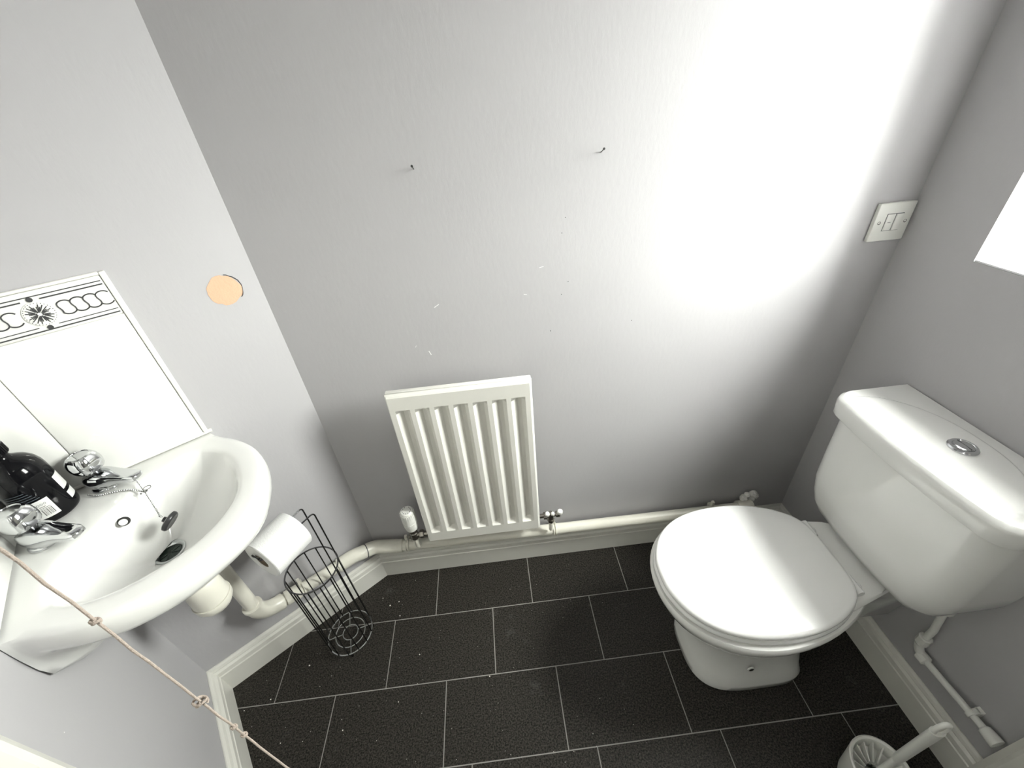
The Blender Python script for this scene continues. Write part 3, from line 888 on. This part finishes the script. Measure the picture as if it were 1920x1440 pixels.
# rear shelf carrying the cistern
def shelf(xf, hwf, hwb, z):
    pts = []
    for x, h in ((xf, hwf), (xf + .03, hwf * 1.0), (.86, hwb * .92), (.90, hwb), (.975, hwb), (.985, hwb * .95)):
        pts.append((x, h))
    return [V((x, TY + h, z)) for x, h in pts] + [V((x, TY - h, z)) for x, h in reversed(pts)]
MB().loft([shelf(.70, .05, .06, .20), shelf(.70, .08, .075, .30), shelf(.71, .115, .092, .36), shelf(.715, .125, .100, .395), shelf(.72, .125, .102, .405), shelf(.735, .115, .096, .411), shelf(.80, .10, .085, .4125)]).build('cistern_shelf', 'ceramic', wc, bevel=.004, angle=60)
MB().lathe([(0, 0), (.0065, 0), (.0065, .004), (0, .004)], (.588, .4300, .108), (0, -1, .02), seg=16).build('fixing_hole', 'dark', wc)
MB().lathe([(.0067, 0), (.0095, .0005), (.0095, .003), (.0067, .0042)], (.588, .4304, .108), (0, -1, .02), seg=20, cap0=False, cap1=False).build('fixing_hole_rim', 'ceramic', wc)
# seat ring and lid
half = [(.340, 0), (.3445, .042), (.366, .089), (.400, .126), (.446, .153), (.505, .169), (.575, .1735), (.64, .167), (.70, .148), (.745, .120), (.765, .094), (.774, .064), (.776, 0)]
ol = smooth_path([V((x, y, 0)) for x, y in half] + [V((x, -y, 0)) for x, y in half[-2:0:-1]], 4, closed=True)
cx_ = .56
def sring(k, z, grow=0): return [V((cx_ + (p.x - cx_) * k + (grow * (p.x - cx_) / max(p.length, 1e-6) * 0), TY + p.y * k, z)) for p in ol]
MB().loft([sring(.95, .4035), sring(.995, .4045), sring(1.012, .409), sring(1.012, .415), sring(.998, .4195), sring(.96, .4205)]).build('seat_ring', 'seat', wc, angle=50)
MB().loft([sring(.965, .4215), sring(.992, .4225), sring(1.0, .4265), sring(.998, .4315), sring(.985, .4355), sring(.955, .4375), sring(.8, .4395), sring(.5, .4408), sring(.2, .4412)]).build('lid', 'seat', wc, angle=60)
for sg in (1, -1):
    MB().tube([(.776, TY + sg * .055, .420), (.776, TY + sg * .100, .420)], .009, 14).build('hinge', 'seat', wc)
    MB().lathe([(.013, .4115), (.013, .416), (.009, .42)], (.782, TY + sg * .078, 0), seg=18).build('hinge_foot', 'seat', wc)
# cistern
def crect(xf, hw, z, r, xb=.983, bow=.0, n=10, m=12):
    pts = [V((xb, TY + hw, z))]
    for k in range(n + 1):
        a = PI / 2 * k / n; pts.append(V((xf + r - r * math.sin(a), TY + hw - r + r * math.cos(a), z)))
    for k in range(1, m):
        t = k / m; y = (hw - r) * (1 - 2 * t); pts.append(V((xf - bow * (1 - (2 * t - 1) ** 2), TY + y, z)))
    for k in range(n + 1):
        a = PI / 2 * (1 - k / n); pts.append(V((xf + r - r * math.sin(a), TY - hw + r - r * math.cos(a), z)))
    pts.append(V((xb, TY - hw, z)))
    return pts
MB().loft([crect(.870, .115, .4135, .03, bow=.004), crect(.848, .138, .4165, .035, bow=.006), crect(.834, .160, .430, .042, bow=.007), crect(.826, .177, .452, .05, bow=.008), crect(.820, .188, .485, .055, bow=.009), crect(.815, .1935, .53, .055, bow=.010), crect(.813, .195, .62, .055, bow=.010), crect(.811, .196, .739, .055, bow=.010)]).build('cistern_tank', 'ceramic', wc, angle=50)
def lidring(off, z): return crect(.797 + off, .2065 - off, z, .048, xb=.9885 - max(off, 0) * .2, bow=.009, n=16, m=60)
clid = MB().loft([lidring(.012, .7345), lidring(.0012, .7348), lidring(0, .737), lidring(-.001, .768), lidring(.001, .775), lidring(.006, .780)], True, False)
top = clid.build('cistern_lid_rim', 'ceramic', wc, angle=45)
# lid top: grid with a raised bow-fronted field
ri = lidring(.006, .780)
def lidheight(x, y):
    dy = abs(y - TY) / .180
    xb_ = .815 + .145 * (1 - min(dy, 1) ** 2.4) ** .6
    k = 1 - sstep(xb_ - .007, xb_ + .003, x)
    edge = sstep(.0, .030, x - .797) * (1 - sstep(.155, .198, abs(y - TY)))
    return k * edge * (.0045 + .0030 * math.cos(min(1, abs(x - .875) / .085) * PI / 2))
front = ri[1:-1]; NX = 70
g = MB(); rows = []
for j in range(NX + 1):
    t = j / NX; row = []
    for p in front:
        # from the front outline straight back towards the wall
        x = p.x + (ri[0].x - p.x) * t; y = p.y
        hgt = lidheight(x, y) if j > 0 else 0
        row.append(V((x, y, .780 + hgt)))
    rows.append(row)
g.loft(rows, False, False, closed=False)
g.build('cistern_lid', 'ceramic', wc, angle=60)
bc_ = V((.897, .523, .7885))
btn = MB().lathe([(.0245, -.004), (.0245, .0015), (.0225, .004), (.018, .0050), (.0165, .0038), (0, .0036)], bc_, seg=40).build('flush_button', 'chrome', wc, angle=35)
MB().lathe([(0, .004), (.0155, .004), (.0155, .0056), (.0135, .0066), (.004, .0072), (0, .0072)], bc_, seg=36).build('button_half', 'chrome', btn, angle=30)
MB().box(bc_ + V((-.0004, -.0155, .0068)), bc_ + V((.0004, .0155, .0074))).build('button_split', 'nail', btn, smooth=False)

# ---- cistern supply pipe on the window wall
su = thing('supply_pipe', 'thin white water pipe on the window wall beside the cistern', 'pipe', (XR - .02, .30, .19))
PX = XR - .02
MB().tube([(PX, .385, .202), (PX, .205, .210)], .0075, 14).build('pipe_section', 'whitep', su)
MB().tube(bend((PX, .362, .203), (PX, .392, .2015), (PX - .003, .394, .232), 8), .0098, 14).build('elbow', 'whitep', su)
MB().tube([(PX - .003, .394, .225), (PX - .003, .394, .30), (PX - .006, .397, .33), (PX - .02, .40, .412)], .0075, 14).build('riser', 'whitep', su)
sv = MB().lathe([(.011, 0), (.0135, .002), (.0135, .020), (.011, .022)], (PX, .384, .202), (0, -1, .04), seg=10)
sv.build('compression_nut', 'whitep', su, angle=30)
MB().lathe([(.0115, .238), (.014, .240), (.014, .262), (.0115, .264)], (PX - .003, .394, 0), seg=10).build('compression_nut', 'whitep', su, angle=30)
MB().lathe([(.012, .385), (.017, .388), (.017, .402), (.012, .408)], (PX - .018, .40, 0), seg=12).build('tank_nut', 'whitep', su, angle=30)
MB().lathe([(.008, 0), (.0125, .003), (.014, .018), (.0145, .030)], (PX, .232, .2088), (0, -1, .04), seg=16).build('end_socket', 'whitep', su)
cl = MB().lathe([(.0082, 0), (.0105, .0005), (.0105, .009), (.0082, .0095)], (PX, .262, .2074), (0, -1, .04), seg=20)
cl.box((PX + .008, .2505, .201), (XR - .0006, .2645, .222)); cl.box((PX - .002, .252, .2165), (PX + .010, .263, .222))
cl.build('pipe_clip', 'whitep', su, angle=30)

# ---- toilet brush in its holder
bx, by = .757, .205
hol = thing('toilet_brush_holder', 'round white plastic toilet brush holder on the black floor', 'brush holder', (bx, by, 0))
MB().lathe([(0, .0005), (.044, .0005), (.047, .003), (.051, .02), (.057, .085), (.0605, .118), (.0605, .123), (.0575, .1245), (.0535, .122), (.050, .10), (.043, .03), (.040, .012), (0, .012)], (bx, by, 0), seg=48).build('holder_cup', 'whitep', hol, angle=40)
fn = None
for k in range(16):
    a = 2 * PI * k / 16; d = V((math.cos(a), math.sin(a), 0)); t = V((-d.y, d.x, 0)); c = V((bx, by, 0))
    i0 = MB()
    p = [c + d * .0195 + Z * .093, c + d * .0495 + Z * .118, c + d * .0478 + Z * .085, c + d * .0195 + Z * .070]
    i0.loft([[q - t * .0013 for q in p], [q + t * .0013 for q in p]]).build('rib', 'whitep', hol, smooth=False)
MB().lathe([(.0485, .088), (.020, .074), (.0195, .078), (.0485, .092)], (bx, by, 0), seg=40, cap0=False, cap1=False).build('funnel', 'whitep', hol, angle=50)
br = thing('toilet_brush', 'white toilet brush standing in its holder, looped handle up', 'brush', (bx, by, .02))
MB().lathe([(0, .022), (.012, .022), (.018, .030), (.018, .062), (.011, .068), (0, .068)], (bx, by, 0), seg=28).build('bristle_head', 'whitep', br)
MB().lathe([(.0065, .068), (.0065, .15), (.006, .21)], (bx, by, 0), seg=16).build('stem', 'whitep', br)
# handle: flattened paddle with a hole near the top
ax_ = V((RIGHT[0], RIGHT[1], 0)).normalized(); ay_ = Z.cross(ax_)
def hring2(w, d, z, n=24): return [V((bx, by, z)) + ax_ * (w * math.cos(2 * PI * k / n)) + ay_ * (d * math.sin(2 * PI * k / n)) for k in range(n)]
MB().loft([hring2(.0062, .0062, .190), hring2(.0100, .008, .197), hring2(.0115, .009, .215), hring2(.0130, .009, .30), hring2(.0142, .009, .352), hring2(.0146, .0088, .368)]).build('handle', 'whitep', br, angle=50)
lp = [V((bx, by, 0)) + ax_ * (.0105 * math.cos(t)) + Z * (.382 + .021 * math.sin(t)) for t in [2 * PI * i / 28 for i in range(28)]]
MB().tube(lp, .0046, 10, closed=True).build('hanging_loop', 'whitep', br)
MB().loft([[V((bx, by, 0)) + ax_ * (.0095 * math.cos(2 * PI * k / 24)) + Z * (.384 + .019 * math.sin(2 * PI * k / 24)) + ay_ * o_ for k in range(24)] for o_ in (-.0012, .0012)]).build('loop_web', 'plastic', br)

# ================================================================== TOILET ROLL STAND
rc = SW(.192, .126, 0)
WR = .0019
st = thing('toilet_roll_stand', 'dark wire toilet roll stand with cage bin beside skirting', 'roll stand', rc)
A_dir = (S * .913 + N * .407).normalized(); A_prp = (S * .407 - N * .913).normalized()
def circ(r, z, n=48): return [rc + (A_dir * math.cos(2 * PI * k / n) + A_prp * math.sin(2 * PI * k / n)) * r + Z * z for k in range(n)]
ZB, ZT, ZA = .014, .382, .560
for r in (.070, .047, .024): MB().tube(circ(r, ZB), WR if r < .07 else .0023, 8, closed=True).build('base_ring', 'satin', st)  # same chrome as the uprights, brighter colour stands in for light reflected from above
for k in range(4):
    a = PI / 4 + k * PI / 2; d = A_dir * math.cos(a) + A_prp * math.sin(a)
    MB().tube([rc + d * .024 + Z * (ZB + .002), rc + d * .070 + Z * (ZB + .002)], WR, 8).build('base_spoke', 'satin', st)
    MB().lathe([(.0035, .0003), (.0035, .012), (.002, ZB)], rc + d * .070, seg=10).build('foot', 'dchrome', st)
MB().tube(circ(.071, ZT), .0022, 8, closed=True).build('top_ring', 'dchrome', st)
for k in range(14):
    a = 2 * PI * (k + .5) / 14
    if abs(a - PI) < .24: continue
    d = A_dir * math.cos(a) + A_prp * math.sin(a)
    MB().tube([rc + d * .0705 + Z * ZB, rc + d * .0705 + Z * ZT], WR, 8).build('upright_wire', 'dchrome', st)
for sg in (1, -1):
    b0 = rc - A_dir * .0665 + A_prp * sg * .0225
    end = rc - A_dir * .0665 + A_dir * .155 + A_prp * sg * .0125
    pth = [b0 + Z * ZB, b0 + Z * .30] + bend(b0 + Z * (ZA - .012), b0 + Z * ZA, b0 + A_dir * .012 - A_prp * sg * .001 + Z * (ZA + .0005), 5) + [end - A_dir * .008 + Z * ZA] + bend(end - A_dir * .006 + Z * ZA, end + Z * ZA, end + Z * (ZA + .010), 4)
    MB().tube(pth, .0021, 8).build('roll_arm', 'dchrome', st)
MB().tube([rc - A_dir * .0665 + A_dir * .155 + A_prp * sg * .0125 + Z * (ZA + .010) for sg in (1, -1)], .0021, 8).build('arm_end_bar', 'dchrome', st)
# the roll hanging on the arms
RR, RL, HR = .0545, .104, .0200
r0 = rc - A_dir * .0665 + A_dir * .046 + Z * (ZA - HR + .0055)
roll = thing('toilet_roll', 'full white toilet roll hanging on the dark wire stand', 'toilet roll', r0 - Z * RR)
MB().lathe([(HR + .0015, 0), (RR - .002, 0), (RR, .002), (RR, RL - .002), (RR - .002, RL), (HR + .0015, RL), (HR + .0015, 0)], r0, A_dir, seg=64, cap0=False, cap1=False).build('paper', 'paper', roll, angle=40)
MB().lathe([(HR, .0005), (HR + .0012, .0005), (HR + .0012, RL - .0005), (HR, RL - .0005), (HR, .0005)], r0, A_dir, seg=40, cap0=False, cap1=False).build('card_tube', 'card', roll)
# ================================================================== SMALL THINGS ON THE WALL
sx0, sx1, sz0, sz1 = .898, .984, 1.082, 1.167
sp_ = thing('fused_switch', 'square white fused switch plate on the wall near the window', 'switch', ((sx0 + sx1) / 2, YB - .005, sz0))
MB().box((sx0, YB - .0105, sz0), (sx1, YB - .0006, sz1)).build('face_plate', 'whitep', sp_, bevel=.0022)
cz = (sz0 + sz1) / 2
MB().box((.944, YB - .0135, cz - .018), (.9615, YB - .0105, cz + .018)).build('rocker', 'whitep', sp_, bevel=.001)
MB().box((.9235, YB - .0118, cz - .018), (.9425, YB - .0105, cz + .018)).build('fuse_carrier', 'whitep', sp_, bevel=.0005)
MB().box((.9225, YB - .0108, cz - .019), (.9625, YB - .0104, cz + .019)).build('recess_shadow_gap', 'blue', sp_, smooth=False)
MB().box((.929, YB - .0121, cz - .0006), (.936, YB - .0117, cz + .0006)).build('carrier_slot', 'ink', sp_, smooth=False)
for x in (.910, .972):
    s_ = MB().lathe([(0, 0), (.0036, 0), (.0036, .0004), (0, .0004)], (x, YB - .0104, cz), (0, -1, 0), seg=18).build('screw_hole', 'ink', sp_, smooth=False)
    MB().lathe([(0, 0), (.0024, 0), (.0024, .0005), (0, .0008)], (x - .0006, YB - .0107, cz + .0006), (0, -1, 0), seg=14).build('screw_head', 'whitep', s_)
for (x, z, lab) in ((-.122, 1.329, 'small grey nail in the wall above the radiator'), (.254, 1.327, 'small grey nail in the wall nearest the bright window light')):
    nl = thing('nail', lab, 'nail', (x, YB, z), 'two nails in the wall')
    MB().tube([(x, YB - .0004, z - .004), (x, YB - .020, z + .003)], .0011, 8).build('shank', 'nail', nl)
    MB().lathe([(0, 0), (.0024, 0), (.0024, .001), (0, .0012)], (x, YB - .020, z + .003), (0, -.94, .33), seg=12).build('head', 'nail', nl)

# ---- light pull cord
px, py = -.2612, .1476
pc = thing('light_pull_cord', 'beige knotted light pull cord hanging close to the viewer', 'pull cord', (px, py, .70))
rgc = random.Random(11)
cp = [V((px + rgc.uniform(-.0004, .0004), py + rgc.uniform(-.0004, .0004), 2.325 - i * (2.325 - .72) / 80)) for i in range(81)]
MB().tube(cp, .0009, 8).build('cord', 'cord', pc)
def knot_(z, r, n=1):
    m = MB(); pts = []
    for i in range(26):
        t = 2 * PI * i / 25 * 1.9
        pts.append(V((px + r * math.cos(t) * (1.0 + .3 * math.sin(2 * t)), py + r * math.sin(t), z - .0035 * n + .007 * n * i / 25 + r * .35 * math.sin(t * 1.5))))
    return m.tube(pts, .0010, 7).build('knot', 'cord', pc)
knot_(1.179, .0016, .5); knot_(1.052, .0034, 1.0); knot_(.995, .0015, .5); knot_(.975, .0015, .4)
MB().lathe([(.003, .665), (.0075, .668), (.010, .69), (.006, .715), (.003, .722)], (px, py, 0), seg=20).build('pull_bob', 'whitep', pc)
MB().lathe([(0, 2.322), (.012, 2.322), (.040, 2.332), (.043, 2.3595)], (px, py, 0), seg=32).build('ceiling_switch', 'whitep', pc)

# ---- ceiling light out of frame
cl = thing('ceiling_light', 'round white ceiling light with opal cover', 'light', (.45, -.25, 2.26))
MB().lathe([(.0, 2.3595), (.13, 2.3595), (.13, 2.338), (.12, 2.335)], (.45, -.25, 0), seg=40).build('base', 'whitep', cl)
MB().lathe([(.118, 2.337), (.117, 2.32), (.10, 2.29), (.06, 2.268), (0, 2.262)], (.45, -.25, 0), seg=40).build('opal_cover', 'lamp', cl)

# ---- crumbs on the floor
rg = random.Random(21)
cm = MB()
spots = [(-.86, .53), (-.79, .55), (-.70, .63), (-.40, .50), (-.13, .534), (-.50, .82), (-.47, .79), (-.44, .80), (-.43, .75), (-.55, .45), (-.72, .44), (-.35, .62), (-.60, .83)]
for k in range(150):
    if k < len(spots): x, y = spots[k]; r = rg.uniform(.0013, .0026)
    else: x, y = rg.uniform(-.85, .28), rg.uniform(.2, .88); r = rg.uniform(.0004, .0010)
    if (V((x, y, 0)) - LC).dot(N) < .03 or (V((x, y, 0)) - C2).dot(-S) < .03: continue
    cm.lathe([(0, 0), (r, r * .2), (r * .8, r * .8), (0, r)], (x, y, .0002), (rg.uniform(-.2, .2), rg.uniform(-.2, .2), 1), seg=6)
tag(cm.build('floor_crumbs', 'crumb'), 'scattered pale crumbs and dust specks on the black floor tiles', 'crumbs', kind='stuff')

# ---- tidy helper properties
TINY = ('grip_rib', 'dial_mark', 'rosette_petal', 'ball_chain', 'label_print', 'label_text_lines', 'filler_lump', 'chain_clasp')
for o in scn.objects:
    if o.name.split('.')[0] in TINY: o['kind'] = 'stuff'
    if '_org' in o.keys(): del o['_org']
